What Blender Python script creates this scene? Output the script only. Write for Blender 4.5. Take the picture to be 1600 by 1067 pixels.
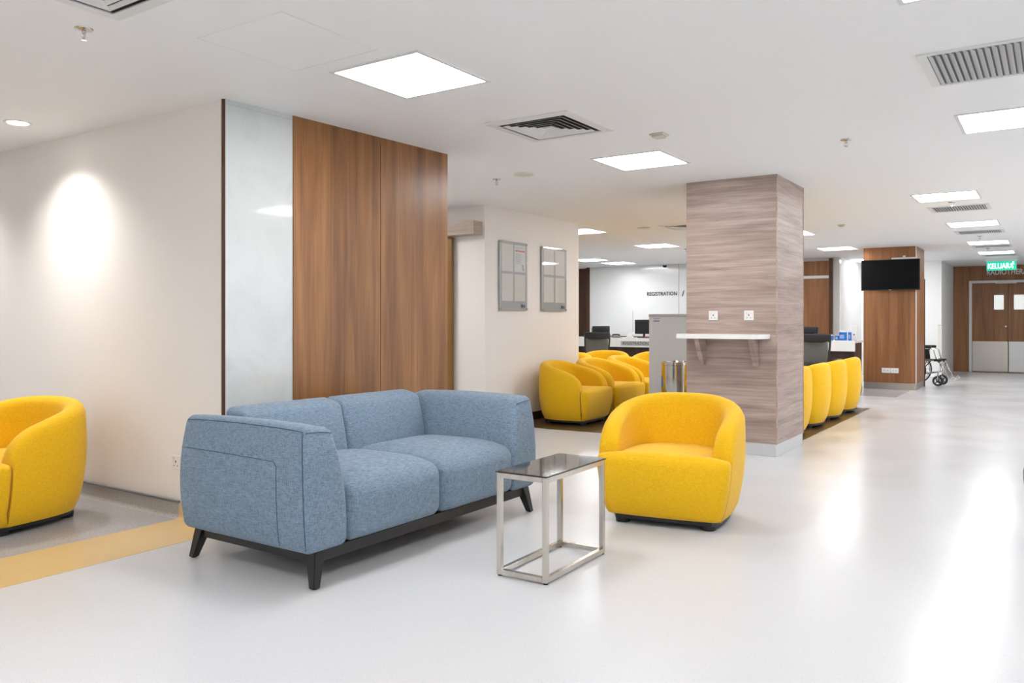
import bpy, bmesh, math, random
from mathutils import Vector, Matrix, noise
random.seed(7)
PI = math.pi
for o in list(bpy.data.objects): bpy.data.objects.remove(o)
S = bpy.context.scene
C = S.collection
# ------------------------------------------------------------ camera, world, exposure
EYE, CEIL, FPX, HOR = 1.25, 2.60, 1260.0, 501.5
YAW = math.atan(850/1260)
cd = bpy.data.cameras.new('camera'); cam = bpy.data.objects.new('camera', cd); C.objects.link(cam)
cam.location = (0, 0, EYE); cam.rotation_euler = (PI/2, 0, YAW)
cd.sensor_width = 36; cd.lens = FPX/1600*36; cd.shift_y = -(533.5-HOR)/1600
cd.clip_start = .05; cd.clip_end = 100
S.camera = cam
w = bpy.data.worlds.new('world'); S.world = w; w.use_nodes = True
w.node_tree.nodes['Background'].inputs[0].default_value = (.92, .96, 1, 1)
w.node_tree.nodes['Background'].inputs[1].default_value = 2.1
S.view_settings.view_transform = 'Standard'; S.view_settings.look = 'None'
S.view_settings.gamma = 1; S.view_settings.use_curve_mapping = False
S.view_settings.exposure = 0.12
PANEL = 23.5          # radiance of the ceiling panels

# ------------------------------------------------------------ materials
def srgb(r, g, b):
    f = lambda c: (c/255/12.92) if c/255 <= .04045 else ((c/255+.055)/1.055)**2.4
    return (f(r), f(g), f(b), 1)
def mat(name, col, rough=.5, metal=0, spec=.5, coat=0, emit=None, es=0, trans=0, alpha=1):
    m = bpy.data.materials.new(name); m.use_nodes = True
    b = m.node_tree.nodes['Principled BSDF']
    b.inputs['Base Color'].default_value = col; b.inputs['Roughness'].default_value = rough
    b.inputs['Metallic'].default_value = metal; b.inputs['Specular IOR Level'].default_value = spec
    b.inputs['Coat Weight'].default_value = coat; b.inputs['Coat Roughness'].default_value = .08
    b.inputs['Transmission Weight'].default_value = trans; b.inputs['Alpha'].default_value = alpha
    if emit: b.inputs['Emission Color'].default_value = emit; b.inputs['Emission Strength'].default_value = es
    return m
def nz(m, scale, detail=4, mp=(1, 1, 1), rough=.5, coord='Object'):
    nt = m.node_tree
    tc = nt.nodes.new('ShaderNodeTexCoord'); mpn = nt.nodes.new('ShaderNodeMapping')
    n = nt.nodes.new('ShaderNodeTexNoise'); nt.links.new(tc.outputs[coord], mpn.inputs[0])
    mpn.inputs['Scale'].default_value = mp; nt.links.new(mpn.outputs[0], n.inputs['Vector'])
    n.inputs['Scale'].default_value = scale; n.inputs['Detail'].default_value = detail
    n.inputs['Roughness'].default_value = rough
    return n
def ramp(m, fac, stops):
    r = m.node_tree.nodes.new('ShaderNodeValToRGB'); m.node_tree.links.new(fac, r.inputs[0])
    e = r.color_ramp.elements
    e[0].position, e[0].color = stops[0]; e[1].position, e[1].color = stops[-1]
    for p, c in stops[1:-1]:
        q = e.new(p); q.color = c
    return r.outputs[0]
def mix(m, a, b, fac, mode='MIX'):
    n = m.node_tree.nodes.new('ShaderNodeMix'); n.data_type = 'RGBA'; n.blend_type = mode
    L = m.node_tree.links
    for s, v in ((n.inputs[0], fac), (n.inputs[6], a), (n.inputs[7], b)):
        if hasattr(v, 'links'): L.new(v, s)
        else: s.default_value = v
    return n.outputs[2]
def base(m, out): m.node_tree.links.new(out, m.node_tree.nodes['Principled BSDF'].inputs['Base Color'])
def bump(m, h, st=.2, dist=.002):
    b = m.node_tree.nodes.new('ShaderNodeBump'); b.inputs['Strength'].default_value = st
    b.inputs['Distance'].default_value = dist
    m.node_tree.links.new(h, b.inputs['Height'])
    m.node_tree.links.new(b.outputs[0], m.node_tree.nodes['Principled BSDF'].inputs['Normal'])
def plaster(name, col):
    m = mat(name, col, .62, spec=.3); n = nz(m, 130, 3); bump(m, n.outputs[0], .06, .001); return m
M = {}
M['ceiling'] = plaster('ceiling_paint', (.94, .94, .94, 1))
M['white'] = plaster('white_paint', (.88, .88, .875, 1))
M['cream'] = plaster('cream_paint', (.88, .832, .79, 1))
M['warmwhite'] = plaster('warm_white_paint', (.83, .80, .76, 1))
def speckle(name, c0, dark, light, rough=.2, dens=.3):
    m = mat(name, c0, rough, spec=.24)
    n1 = nz(m, 170, 2); n2 = nz(m, 240, 2, (1, 1, 1)); n2.inputs['Distortion'].default_value = .6
    a = ramp(m, n1.outputs[0], [(dens, dark), (dens+.07, c0)])
    b = ramp(m, n2.outputs[0], [(.64, (0, 0, 0, 1)), (.70, (1, 1, 1, 1))])
    base(m, mix(m, a, light, b))
    n3 = nz(m, 26, 3); bump(m, n3.outputs[0], .045, .004)
    big = nz(m, 1.3, 4)
    rr = ramp(m, big.outputs[0], [(.3, (rough*.85,)*3+(1,)), (.7, (rough*1.2,)*3+(1,))])
    m.node_tree.links.new(rr, m.node_tree.nodes['Principled BSDF'].inputs['Roughness'])
    return m
M['floor'] = speckle('white_vinyl_floor', (.61, .61, .62, 1), (.50, .49, .48, 1), (.72, .72, .72, 1), .215, .31)
M['greyfloor'] = speckle('grey_vinyl_floor', (.40, .385, .39, 1), (.24, .225, .22, 1), (.56, .54, .52, 1), .22, .36)
M['yellowfloor'] = speckle('yellow_vinyl_floor', (.64, .45, .22, 1), (.55, .38, .18, 1), (.70, .52, .27, 1), .22, .30)
M['cove'] = speckle('grey_cove_vinyl', (.40, .375, .35, 1), (.24, .22, .2, 1), (.5, .48, .45, 1), .35, .38)
M['brownfloor'] = mat('brown_vinyl_floor', (.07, .045, .025, 1), .3)
n = nz(M['brownfloor'], 6, 4, (12, 1, 1)); base(M['brownfloor'], ramp(M['brownfloor'], n.outputs[0], [(.3, (.05, .03, .015, 1)), (.7, (.105, .068, .036, 1))]))
M['brownbase'] = mat('brown_skirting', (.045, .027, .016, 1), .4)
M['capgrey'] = mat('grey_cap_strip', (.15, .16, .19, 1), .4)
def wood(name, c_dark, c_mid, c_light, vertical=True, rough=.32, fine=1.0, f1=9, f2=70):
    m = mat(name, c_mid, rough, spec=.45)
    s1 = (1, 1, .06) if vertical else (.07, .07, 1)
    s2 = (1, 1, .02) if vertical else (.03, .03, 1)
    a = nz(m, f1, 4, s1, .6); b = nz(m, f2, 5, s2, .7)
    a.inputs['Distortion'].default_value = .4
    ca = ramp(m, a.outputs[0], [(.28, c_dark), (.5, c_mid), (.72, c_light)])
    cb = ramp(m, b.outputs[0], [(.25, (.62, .58, .55, 1)), (.75, (1.22, 1.2, 1.18, 1))])
    base(m, mix(m, ca, cb, fine, 'MULTIPLY')); bump(m, b.outputs[0], .04, .001)
    return m
M['walnut'] = wood('walnut_laminate', srgb(106, 69, 38), srgb(140, 95, 54), srgb(162, 114, 69), True, .32, .8)
M['walnut2'] = wood('far_walnut_laminate', srgb(122, 78, 46), srgb(152, 104, 66), srgb(172, 120, 78), True, .35, .8, 7, 40)
M['darkwood'] = wood('dark_walnut', srgb(62, 38, 22), srgb(82, 52, 32), srgb(100, 66, 42), True, .35, .7)
M['greywood'] = wood('grey_ash_laminate', srgb(148, 129, 121), srgb(176, 157, 148), srgb(196, 179, 170), False, .4, .8, 15, 70)
M['railwood'] = wood('rail_ash_laminate', srgb(150, 130, 112), srgb(176, 158, 142), srgb(196, 180, 166), False, .4, .5, 10, 50)
M['ochre'] = wood('ochre_oak', srgb(120, 88, 42), srgb(142, 106, 56), srgb(156, 120, 68), True, .4, .5)
M['marble'] = mat('white_marble', (.78, .80, .79, 1), .06, spec=.55)
n = nz(M['marble'], 3.2, 8, (1, 1, .7), .62); n.inputs['Distortion'].default_value = 1.4
base(M['marble'], ramp(M['marble'], n.outputs[0], [(.36, (.55, .57, .56, 1)), (.5, (.585, .605, .595, 1)), (.7, (.60, .62, .61, 1))]))
M['gloss_white'] = mat('gloss_white_panel', (.76, .77, .77, 1), .12)
def fabric(name, dk, lt, s=1.0, st=.5):
    m = mat(name, lt, .85, spec=.2)
    a = nz(m, 260*s, 3, (1, 1, .12)); b = nz(m, 260*s, 3, (.12, .12, 1)); c = nz(m, 5, 3)
    ab = mix(m, a.outputs[0], b.outputs[0], .5)
    col = ramp(m, ab, [(.38, dk), (.62, lt)])
    base(m, col)
    bump(m, ab, st, .002)
    m.node_tree.nodes['Principled BSDF'].inputs['Sheen Weight'].default_value = .15
    m.node_tree.nodes['Principled BSDF'].inputs['Sheen Roughness'].default_value = .5
    return m
M['yellow'] = fabric('yellow_wool', (.76, .42, .006, 1), (.90, .53, .012, 1), 1.4, .35)
M['blue'] = fabric('blue_linen', (.12, .168, .22, 1), (.238, .315, .41, 1), 1.15, .4)
M['blueseam'] = mat('blue_seam', (.05, .10, .17, 1), .8)
M['blackwood'] = mat('black_stained_wood', (.012, .011, .011, 1), .35)
M['black'] = mat('black_plastic', (.012, .012, .013, 1), .4)
M['blackfab'] = mat('black_mesh_fabric', (.02, .02, .022, 1), .8)
M['smokemesh'] = mat('grey_mesh', (.12, .12, .11, 1), .7)
M['steel'] = mat('brushed_steel', (.58, .54, .49, 1), .26, 1)
n = nz(M['steel'], 40, 3, (1, 1, .05)); base(M['steel'], ramp(M['steel'], n.outputs[0], [(.3, (.54, .50, .455, 1)), (.7, (.61, .57, .52, 1))]))
M['chrome'] = mat('chrome', (.58, .57, .55, 1), .12, 1)
M['alu'] = mat('aluminium', (.72, .73, .74, 1), .38, .55)
M['silver'] = mat('silver_grey', (.48, .48, .475, 1), .4, .2)
M['kick'] = mat('kick_plate_steel', (.55, .53, .50, 1), .3, .9)
M['plastic'] = mat('white_plastic', (.82, .81, .80, 1), .35)
M['creamplastic'] = mat('cream_plastic', (.66, .64, .54, 1), .45)
M['greyline'] = mat('grey_line', (.35, .35, .35, 1), .6)
M['stone'] = mat('white_solid_surface', (.84, .83, .80, 1), .25)
M['kiosk'] = mat('light_grey_panel', (.70, .705, .72, 1), .4)
M['darkpanel'] = wood('dark_counter_front', srgb(44, 32, 28), srgb(58, 42, 38), srgb(70, 54, 48), True, .4, .5)
M['screen'] = mat('tv_screen', (.004, .004, .005, 1), .25, spec=.12)
M['paper'] = mat('paper', (.82, .82, .80, 1), .6)
M['page'] = mat('cream_page', (.80, .765, .72, 1), .5)
M['redink'] = mat('red_ink', (.68, .16, .12, 1), .6)
M['ink'] = mat('grey_ink', (.42, .42, .42, 1), .6)
M['navy'] = mat('navy_ink', (.02, .05, .17, 1), .5)
M['blueink'] = mat('blue_print', (.01, .16, .55, 1), .4)
M['lav'] = mat('violet_print', (.12, .10, .38, 1), .5)
M['ventback'] = mat('vent_back', (.20, .205, .21, 1), .7)
M['dark'] = mat('dark_void', (.015, .015, .016, 1), .7)
M['ventwhite'] = mat('vent_white', (.78, .78, .77, 1), .45)
M['ventgrey'] = mat('vent_grey', (.68, .69, .70, 1), .45)
M['lamp'] = mat('panel_diffuser', (1, 1, 1, 1), .5, emit=(.985, .99, 1, 1), es=PANEL)
M['downlamp'] = mat('downlight_lens', (1, 1, 1, 1), .5, emit=(1, .96, .9, 1), es=14)
M['exit'] = mat('exit_green', (.0, .25, .16, 1), .4, emit=(.0, .50, .30, 1), es=1.0)
M['exitwhite'] = mat('exit_white', (.9, .9, .9, 1), .4, emit=(.9, 1, .95, 1), es=1.1)
M['paneglow'] = mat('frosted_pane_glow', (.80, .82, .80, 1), .2, emit=(.9, .95, .92, 1), es=.55)  # emission stands in for light coming through the door panes
M['red'] = mat('red_plastic', (.5, .05, .04, 1), .4)
# smoked glass and clear acrylic
def glassy(name, tint, gloss, facw):
    m = bpy.data.materials.new(name); m.use_nodes = True; nt = m.node_tree; nt.nodes.clear()
    o = nt.nodes.new('ShaderNodeOutputMaterial'); mx = nt.nodes.new('ShaderNodeMixShader')
    t = nt.nodes.new('ShaderNodeBsdfTransparent'); g = nt.nodes.new('ShaderNodeBsdfGlossy')
    lw = nt.nodes.new('ShaderNodeLayerWeight'); lw.inputs[0].default_value = .5
    pw = nt.nodes.new('ShaderNodeMath'); pw.operation = 'POWER'; pw.inputs[1].default_value = 4
    fr = nt.nodes.new('ShaderNodeMath'); fr.operation = 'MULTIPLY_ADD'; fr.inputs[1].default_value = 1-facw; fr.inputs[2].default_value = facw
    nt.links.new(lw.outputs['Facing'], pw.inputs[0]); nt.links.new(pw.outputs[0], fr.inputs[0])
    t.inputs[0].default_value = tint; g.inputs['Roughness'].default_value = gloss
    nt.links.new(fr.outputs[0], mx.inputs[0]); nt.links.new(t.outputs[0], mx.inputs[1]); nt.links.new(g.outputs[0], mx.inputs[2])
    nt.links.new(mx.outputs[0], o.inputs[0]); return m
M['smoke'] = glassy('smoked_glass', (.36, .35, .34, 1), .05, .05)
M['acrylic'] = glassy('clear_acrylic', (.97, .97, .97, 1), .03, .03)

# ------------------------------------------------------------ mesh helpers
def NB(): return bmesh.new()
def bx(bm, x0, x1, y0, y1, z0, z1, bev=0, T=None, seg=2):
    r = bmesh.ops.create_cube(bm, size=1)
    vs = r['verts']
    for v in vs:
        v.co = Vector(((x0+x1)/2+v.co.x*(x1-x0), (y0+y1)/2+v.co.y*(y1-y0), (z0+z1)/2+v.co.z*(z1-z0)))
    if bev:
        es = list({e for v in vs for e in v.link_edges})
        rr = bmesh.ops.bevel(bm, geom=es, offset=bev, segments=seg, affect='EDGES', profile=.5)
        vs = list({v for f in rr['faces'] for v in f.verts} | {v for v in vs if v.is_valid})
    if T is not None:
        for v in vs: v.co = T @ v.co
    return vs
def prism(bm, pts, z0, z1):
    a = [bm.verts.new((x, y, z0)) for x, y in pts]; b = [bm.verts.new((x, y, z1)) for x, y in pts]
    n = len(pts)
    for i in range(n): bm.faces.new((a[i], a[(i+1) % n], b[(i+1) % n], b[i]))
    bm.faces.new(list(reversed(a))); bm.faces.new(b)
    bmesh.ops.recalc_face_normals(bm, faces=bm.faces[:])
def cyl(bm, p0, p1, r0, r1=None, n=16, cap=True):
    r1 = r0 if r1 is None else r1
    p0, p1 = Vector(p0), Vector(p1); d = (p1-p0).normalized()
    u = d.orthogonal().normalized(); v = d.cross(u)
    A = [bm.verts.new(p0+(u*math.cos(2*PI*i/n)+v*math.sin(2*PI*i/n))*r0) for i in range(n)]
    B = [bm.verts.new(p1+(u*math.cos(2*PI*i/n)+v*math.sin(2*PI*i/n))*r1) for i in range(n)]
    for i in range(n): bm.faces.new((A[i], A[(i+1) % n], B[(i+1) % n], B[i]))
    if cap: bm.faces.new(list(reversed(A))); bm.faces.new(B)
def tube(bm, pts, r, n=8, closed=False):
    pts = [Vector(p) for p in pts]; rings = []; N = len(pts); up = None
    for i, p in enumerate(pts):
        if closed: t = pts[(i+1) % N]-pts[i-1]
        else: t = pts[min(i+1, N-1)]-pts[max(i-1, 0)]
        t.normalize()
        if up is None: up = t.orthogonal().normalized()
        up = (up-t*up.dot(t)).normalized(); v = t.cross(up)
        rings.append([bm.verts.new(p+(up*math.cos(2*PI*k/n)+v*math.sin(2*PI*k/n))*r) for k in range(n)])
    for i in range(N if closed else N-1):
        a, b = rings[i], rings[(i+1) % N]
        for k in range(n): bm.faces.new((a[k], a[(k+1) % n], b[(k+1) % n], b[k]))
    if not closed: bm.faces.new(list(reversed(rings[0]))); bm.faces.new(rings[-1])
def lathe(bm, prof, c=(0, 0), n=32):
    rings = []
    for r, z in prof:
        rings.append([bm.verts.new((c[0]+r*math.cos(2*PI*i/n), c[1]+r*math.sin(2*PI*i/n), z)) for i in range(n)])
    for a, b in zip(rings, rings[1:]):
        for i in range(n): bm.faces.new((a[i], a[(i+1) % n], b[(i+1) % n], b[i]))
    bm.faces.new(list(reversed(rings[0]))); bm.faces.new(rings[-1])
    bmesh.ops.recalc_face_normals(bm, faces=bm.faces[:])
def rbox_map(size, r):
    sx, sy, sz = [s/2 for s in size]
    def f(u):   # u in [-.5,.5]^3 on the cube surface
        p = Vector((u[0]*2*sx, u[1]*2*sy, u[2]*2*sz))
        q = Vector((max(-sx+r, min(sx-r, p.x)), max(-sy+r, min(sy-r, p.y)), max(-sz+r, min(sz-r, p.z))))
        d = p-q
        if d.length > 1e-9: p = q+d.normalized()*r
        return p
    return f
def rbox(bm, c, size, r, warp=None, n=14):
    b2 = bmesh.new(); bmesh.ops.create_cube(b2, size=1)
    bmesh.ops.subdivide_edges(b2, edges=b2.edges[:], cuts=n, use_grid_fill=True)
    mp = rbox_map(size, r); c = Vector(c)
    def dist(t, s):     # pull the outermost rings into the rounding band
        a = abs(t)*2; k = n+1; i = round((1-a)/2*k)
        cuts = [0, .12*r/s, .38*r/s, .75*r/s]
        if i < 4 and a > .2: return math.copysign(.5-cuts[i], t) if i else t
        return t
    for v in b2.verts:
        u = [dist(v.co[k], size[k]) for k in range(3)]
        p = mp(u)
        if warp: p = warp(p)
        v.co = p+c
    me = bpy.data.meshes.new('tmp'); b2.to_mesh(me); b2.free(); bm.from_mesh(me); bpy.data.meshes.remove(me)
def obj(name, bm, m, parent=None, smooth=False, loc=None):
    me = bpy.data.meshes.new(name)
    bmesh.ops.recalc_face_normals(bm, faces=bm.faces[:])
    if smooth:
        for f in bm.faces: f.smooth = True
        if smooth != True:
            for e in bm.edges:
                if len(e.link_faces) == 2 and e.calc_face_angle(0) > smooth: e.smooth = False
    bm.to_mesh(me); bm.free()
    me.materials.append(M[m] if isinstance(m, str) else m)
    o = bpy.data.objects.new(name, me); C.objects.link(o)
    if parent: o.parent = parent
    if loc: o.location = loc
    return o
SM = math.radians(40)
def tag(o, label, cat, group=None):
    o['label'] = label; o['category'] = cat
    if group: o['group'] = group
    return o
def thing(name, label, cat, loc=(0, 0, 0), rz=0, group=None):
    o = bpy.data.objects.new(name, None); C.objects.link(o); o.location = loc; o.rotation_euler = (0, 0, rz)
    o.empty_display_size = .1
    return tag(o, label, cat, group)
def struct(name, bm, m, smooth=False):
    o = obj(name, bm, m, None, smooth); o['kind'] = 'structure'; return o
def dup(root, loc, rz, label, group=None):
    r = root.copy(); C.objects.link(r); r.location = loc; r.rotation_euler = (0, 0, rz)
    r['label'] = label; r.scale = (1, 1, 1)
    if group: r['group'] = group
    for ch in list(root.children):
        c = ch.copy(); C.objects.link(c); c.parent = r
        for g in ch.children:
            d = g.copy(); C.objects.link(d); d.parent = c
    return r
def text(name, body, size, m, T, parent=None, depth=.004, off=0, align='LEFT', space=1.0, sx=1.0):
    cu = bpy.data.curves.new(name, 'FONT'); cu.body = body; cu.size = size; cu.extrude = depth/2
    cu.offset = off; cu.align_x = align; cu.space_character = space
    o = bpy.data.objects.new('t', cu); C.objects.link(o)
    dg = bpy.context.evaluated_depsgraph_get()
    me = bpy.data.meshes.new_from_object(o.evaluated_get(dg)); bpy.data.objects.remove(o)
    me.transform(T @ Matrix.Diagonal((sx, 1, 1, 1))); me.materials.clear(); me.materials.append(M[m])
    ob = bpy.data.objects.new(name, me); C.objects.link(ob)
    if parent: ob.parent = parent
    return ob
def TF(o, xa, ya):   # text frame: origin, x axis, y axis
    xa, ya = Vector(xa).normalized(), Vector(ya).normalized(); z = xa.cross(ya)
    return Matrix(((xa.x, ya.x, z.x, o[0]), (xa.y, ya.y, z.y, o[1]), (xa.z, ya.z, z.z, o[2]), (0, 0, 0, 1)))

# ------------------------------------------------------------ the room shell
b = NB(); bx(b, -12.6, 2.7, -4.1, 23.0, -.12, 0); struct('floor', b, 'floor')
b = NB(); bx(b, -12.6, 2.7, -4.1, 23.0, CEIL, CEIL+.12); struct('ceiling', b, 'ceiling')
def flat(name, pts, m, z=.0012):
    b = NB(); prism(b, pts, .0002, z); return struct(name, b, m)
# floor zones: grey bay, yellow stripe, brown seating bay, grey strip by the counter
flat('floor_grey_bay', [(-9, -4), (-4.60, -4), (-4.60, 3.06), (-9, 3.06)], 'greyfloor')
flat('floor_yellow_stripe', [(-4.60, -4), (-4.09, -4), (-4.09, 3.07), (-4.60, 3.06)], 'yellowfloor')
flat('floor_brown_bay', [(-12.5, 9.81), (-5.5, 9.81), (-5.5, 7.93), (-3.0, 8.10), (-3.0, 8.30), (-2.2, 8.44), (-2.2, 12.45), (-12.5, 12.45)], 'brownfloor')
flat('floor_grey_counter_strip', [(-12.5, 14.45), (-2.17, 14.45), (-2.17, 16.6), (-12.5, 16.6)], 'greyfloor')
# left bay wall, its marble and walnut cladding
b = NB(); prism(b, [(-9, 3.06), (-4.205, 3.085), (-4.118, 5.125), (-9, 5.125)], 0, CEIL); struct('wall_left', b, 'cream')
def panel(bm, p, q, z0, z1, t=.016, bev=.0):
    p, q = Vector(p), Vector(q); d = (q-p).normalized(); nn = Vector((d.y, -d.x))
    prism(bm, [tuple(p), tuple(p+nn*t), tuple(q+nn*t), tuple(q)], z0, z1)
pA, pB, pM, pE = (-4.205, 3.092), (-4.1805, 3.591), (-4.142, 4.374), (-4.112, 5.125)
b = NB(); panel(b, pA, pB, 0, CEIL-.028, .018); struct('wall_marble_panel', b, 'marble')
b = NB(); panel(b, pA, pB, CEIL-.027, CEIL, .018); struct('wall_marble_head', b, 'marble')
b = NB(); prism(b, [(-4.209, 3.078), (-4.199, 3.079), (-4.189, 3.090), (-4.209, 3.090)], 0, CEIL); struct('trim_1', b, 'darkwood')
b = NB()
pMa, pMb = (-4.1424, 4.372), (-4.1420, 4.377)
panel(b, (-4.1805, 3.593), pMa, 0, CEIL-.035, .026); panel(b, pMb, pE, 0, CEIL-.035, .026)
panel(b, (-4.1805, 3.593), pE, CEIL-.034, CEIL, .026); struct('wall_walnut_panels', b, 'walnut')
# wall with the notice boards
b = NB(); bx(b, -9, -5.5, 7.586, 9.81, 0, CEIL); struct('wall_noticeboards', b, 'cream')
b = NB(); bx(b, -9.1, -9, -4, 10, 0, CEIL); struct('wall_far_left', b, 'cream')
b = NB(); bx(b, -12.6, -12.5, 9.7, 18.5, 0, CEIL); bx(b, -12.6, -9, 9.7, 9.8, 0, CEIL); struct('wall_hall_left', b, 'white')
b = NB(); bx(b, -5.5, -5.485, 7.60, 9.81, 0, .10); bx(b, -9, -5.5, 9.81, 9.825, 0, .1); struct('baseboard_noticeboards', b, 'brownbase')
# back wall of the registration hall
b = NB(); bx(b, -9.77, -3.79, 18.0, 18.15, 0, CEIL); struct('wall_back', b, 'gloss_white')
b = NB(); bx(b, -12.5, -9.77, 18.35, 18.45, 0, CEIL); bx(b, -9.86, -9.77, 17.98, 18.35, 0, CEIL); struct('wall_back_recess', b, 'darkwood')
b = NB(); bx(b, -9.6, -7.0, 17.93, 18.0, 0, .88); bx(b, -12.5, -9.6, 17.9, 18.35, 0, .84); struct('wall_back_wainscot', b, 'darkwood')
b = NB(); bx(b, -8.585, -8.57, 17.994, 18.0, .88, 1.5); bx(b, -7.395, -7.38, 17.994, 18.0, .9, CEIL); struct('trim_2', b, 'silver')
b = NB(); bx(b, -5.0, -3.99, 17.96, 18.0, 0, 2.16); bx(b, -5.0, -3.99, 17.96, 18.0, 2.22, 2.53); struct('wall_back_walnut', b, 'walnut2')
b = NB(); bx(b, -5.0, -3.99, 17.95, 18.0, 2.16, 2.22); struct('trim_3', b, 'alu')
b = NB(); bx(b, -3.99, -3.92, 17.92, 18.0, 0, 2.58); struct('trim_4', b, 'darkwood')
b = NB(); bx(b, -3.89, -3.79, 18.15, 20.3, 0, CEIL); bx(b, -3.89, -2.12, 20.3, 20.4, 0, CEIL); bx(b, -2.22, -2.12, 20.4, 22.8, 0, CEIL); struct('wall_corridor_left', b, 'white')
# end wall of the corridor
b = NB()
bx(b, -2.22, -1.77, 22.805, 22.95, 0, 2.24); bx(b, -2.12, -1.77, 22.8, 22.805, 0, 1.10); bx(b, -2.12, -1.77, 22.8, 22.805, 1.108, 2.232)
bx(b, -2.22, 2.6, 22.8, 22.95, 2.24, CEIL); bx(b, .18, 2.6, 22.8, 22.95, 0, 2.24); bx(b, -1.8, .2, 22.87, 22.95, 0, 2.24); struct('wall_corridor_end', b, 'walnut2')  # backing behind the door leaves added to block sky light through their gap
# unseen right and rear walls; window openings added to let in fill daylight
wys = [(-.6, 2.2), (6.8, 9.6), (10.2, 13.0), (13.6, 16.4)]
b = NB(); bx(b, 2.6, 2.7, -4, 22.95, 0, .35); bx(b, 2.6, 2.7, -4, 22.95, 2.45, CEIL)
pp = -4
for y0, y1 in wys: bx(b, 2.6, 2.7, pp, y0, .35, 2.45); pp = y1
bx(b, 2.6, 2.7, pp, 22.95, .35, 2.45); struct('wall_right', b, 'white')
wxs = [(-7.6, -6.2)]
b = NB(); bx(b, -9, 2.7, -4.1, -4, 0, .35); bx(b, -9, 2.7, -4.1, -4, 2.45, CEIL)
pp = -9
for x0, x1 in wxs: bx(b, pp, x0, -4.1, -4, .35, 2.45); pp = x1
bx(b, pp, 2.7, -4.1, -4, .35, 2.45); struct('wall_behind', b, 'white')
wi = 0
for y0, y1 in wys:
    wi += 1; b = NB()
    for y in (y0, (y0+y1)/2-.02, y1-.04): bx(b, 2.62, 2.68, y, y+.04, .35, 2.45)
    bx(b, 2.62, 2.68, y0, y1, .35, .39); bx(b, 2.62, 2.68, y0, y1, 2.41, 2.45); struct('added_window_%d' % wi, b, 'alu')
    pd = bpy.data.lights.new('portal', 'AREA'); pd.shape = 'RECTANGLE'; pd.size = 2.1; pd.size_y = y1-y0; pd.cycles.is_portal = True
    po = bpy.data.objects.new('portal', pd); C.objects.link(po); po.location = (2.69, (y0+y1)/2, 1.4); po.rotation_euler = (0, PI/2, 0)
for x0, x1 in wxs:
    wi += 1; b = NB()
    for x in (x0, (x0+x1)/2-.02, x1-.04): bx(b, x, x+.04, -4.08, -4.02, .35, 2.45)
    bx(b, x0, x1, -4.08, -4.02, .35, .39); bx(b, x0, x1, -4.08, -4.02, 2.41, 2.45); struct('added_window_%d' % wi, b, 'alu')
    pd = bpy.data.lights.new('portal', 'AREA'); pd.shape = 'RECTANGLE'; pd.size = x1-x0; pd.size_y = 2.1; pd.cycles.is_portal = True
    po = bpy.data.objects.new('portal', pd); C.objects.link(po); po.location = ((x0+x1)/2, -4.09, 1.4); po.rotation_euler = (PI/2, 0, 0)
# cove skirtings of the left bay
def cove(name, x0, x1, m, mcap=None):
    b = NB(); R = .03
    prof = [(3.06, .098), (3.052, .098), (3.052, R)] + [(3.052-R+R*math.cos(a), R-R*math.sin(a)) for a in [k*PI/2/6 for k in range(1, 7)]] + [(3.052-R, .0005), (3.06, .0005)]
    A = [b.verts.new((x0, y, z)) for y, z in prof]; B = [b.verts.new((x1, y+.008*(x1-x0 < 1), z)) for y, z in prof]
    n = len(prof)
    for i in range(n): b.faces.new((A[i], A[(i+1) % n], B[(i+1) % n], B[i]))
    b.faces.new(A); b.faces.new(B)
    o = struct(name, b, m, SM)
    if mcap:
        b = NB(); bx(b, x0, x1, 3.046, 3.062, .098, .112, .003); struct('trim_5', b, mcap)
cove('baseboard_left', -9, -4.60, 'cove', 'capgrey'); cove('baseboard_left_yellow', -4.60, -4.215, 'yellowfloor')

# pillars
b = NB(); bx(b, -3.0, -2.125, 7.5, 8.43, .115, CEIL, .002); struct('wall_pillar_near', b, 'greywood')
b = NB(); bx(b, -2.995, -2.130, 7.505, 8.425, 0.001, .115, .002); struct('baseboard_pillar_near', b, 'alu')
b = NB(); bx(b, -2.131, -2.121, 7.496, 7.506, .115, CEIL); bx(b, -2.131, -2.121, 8.424, 8.434, .115, CEIL); struct('trim_6', b, 'railwood')
b = NB(); bx(b, -2.97, -2.085, 16.1, 17.16, .12, CEIL, .002); struct('wall_pillar_far', b, 'walnut2')
b = NB(); bx(b, -2.965, -2.09, 16.105, 17.155, 0.002, .12, .002); struct('baseboard_pillar_far', b, 'kick')
b = NB(); bx(b, -2.096, -2.079, 16.092, 16.108, .12, CEIL); struct('trim_7', b, 'alu')
b = NB(); bx(b, -2.13, -2.075, 17.17, 17.20, 0.002, 2.05); struct('trim_8', b, 'darkwood')

# ceiling hatch seam (a thin shadow gap frame)
b = NB()
for x0, x1, y0, y1 in ((-3.40, -2.80, 2.35, 2.354), (-3.40, -2.80, 2.95, 2.954), (-3.40, -3.396, 2.35, 2.95), (-2.804, -2.80, 2.35, 2.95)):
    bx(b, x0, x1, y0, y1, CEIL-.001, CEIL+.002)
struct('trim_9', b, 'ventwhite')

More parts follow.
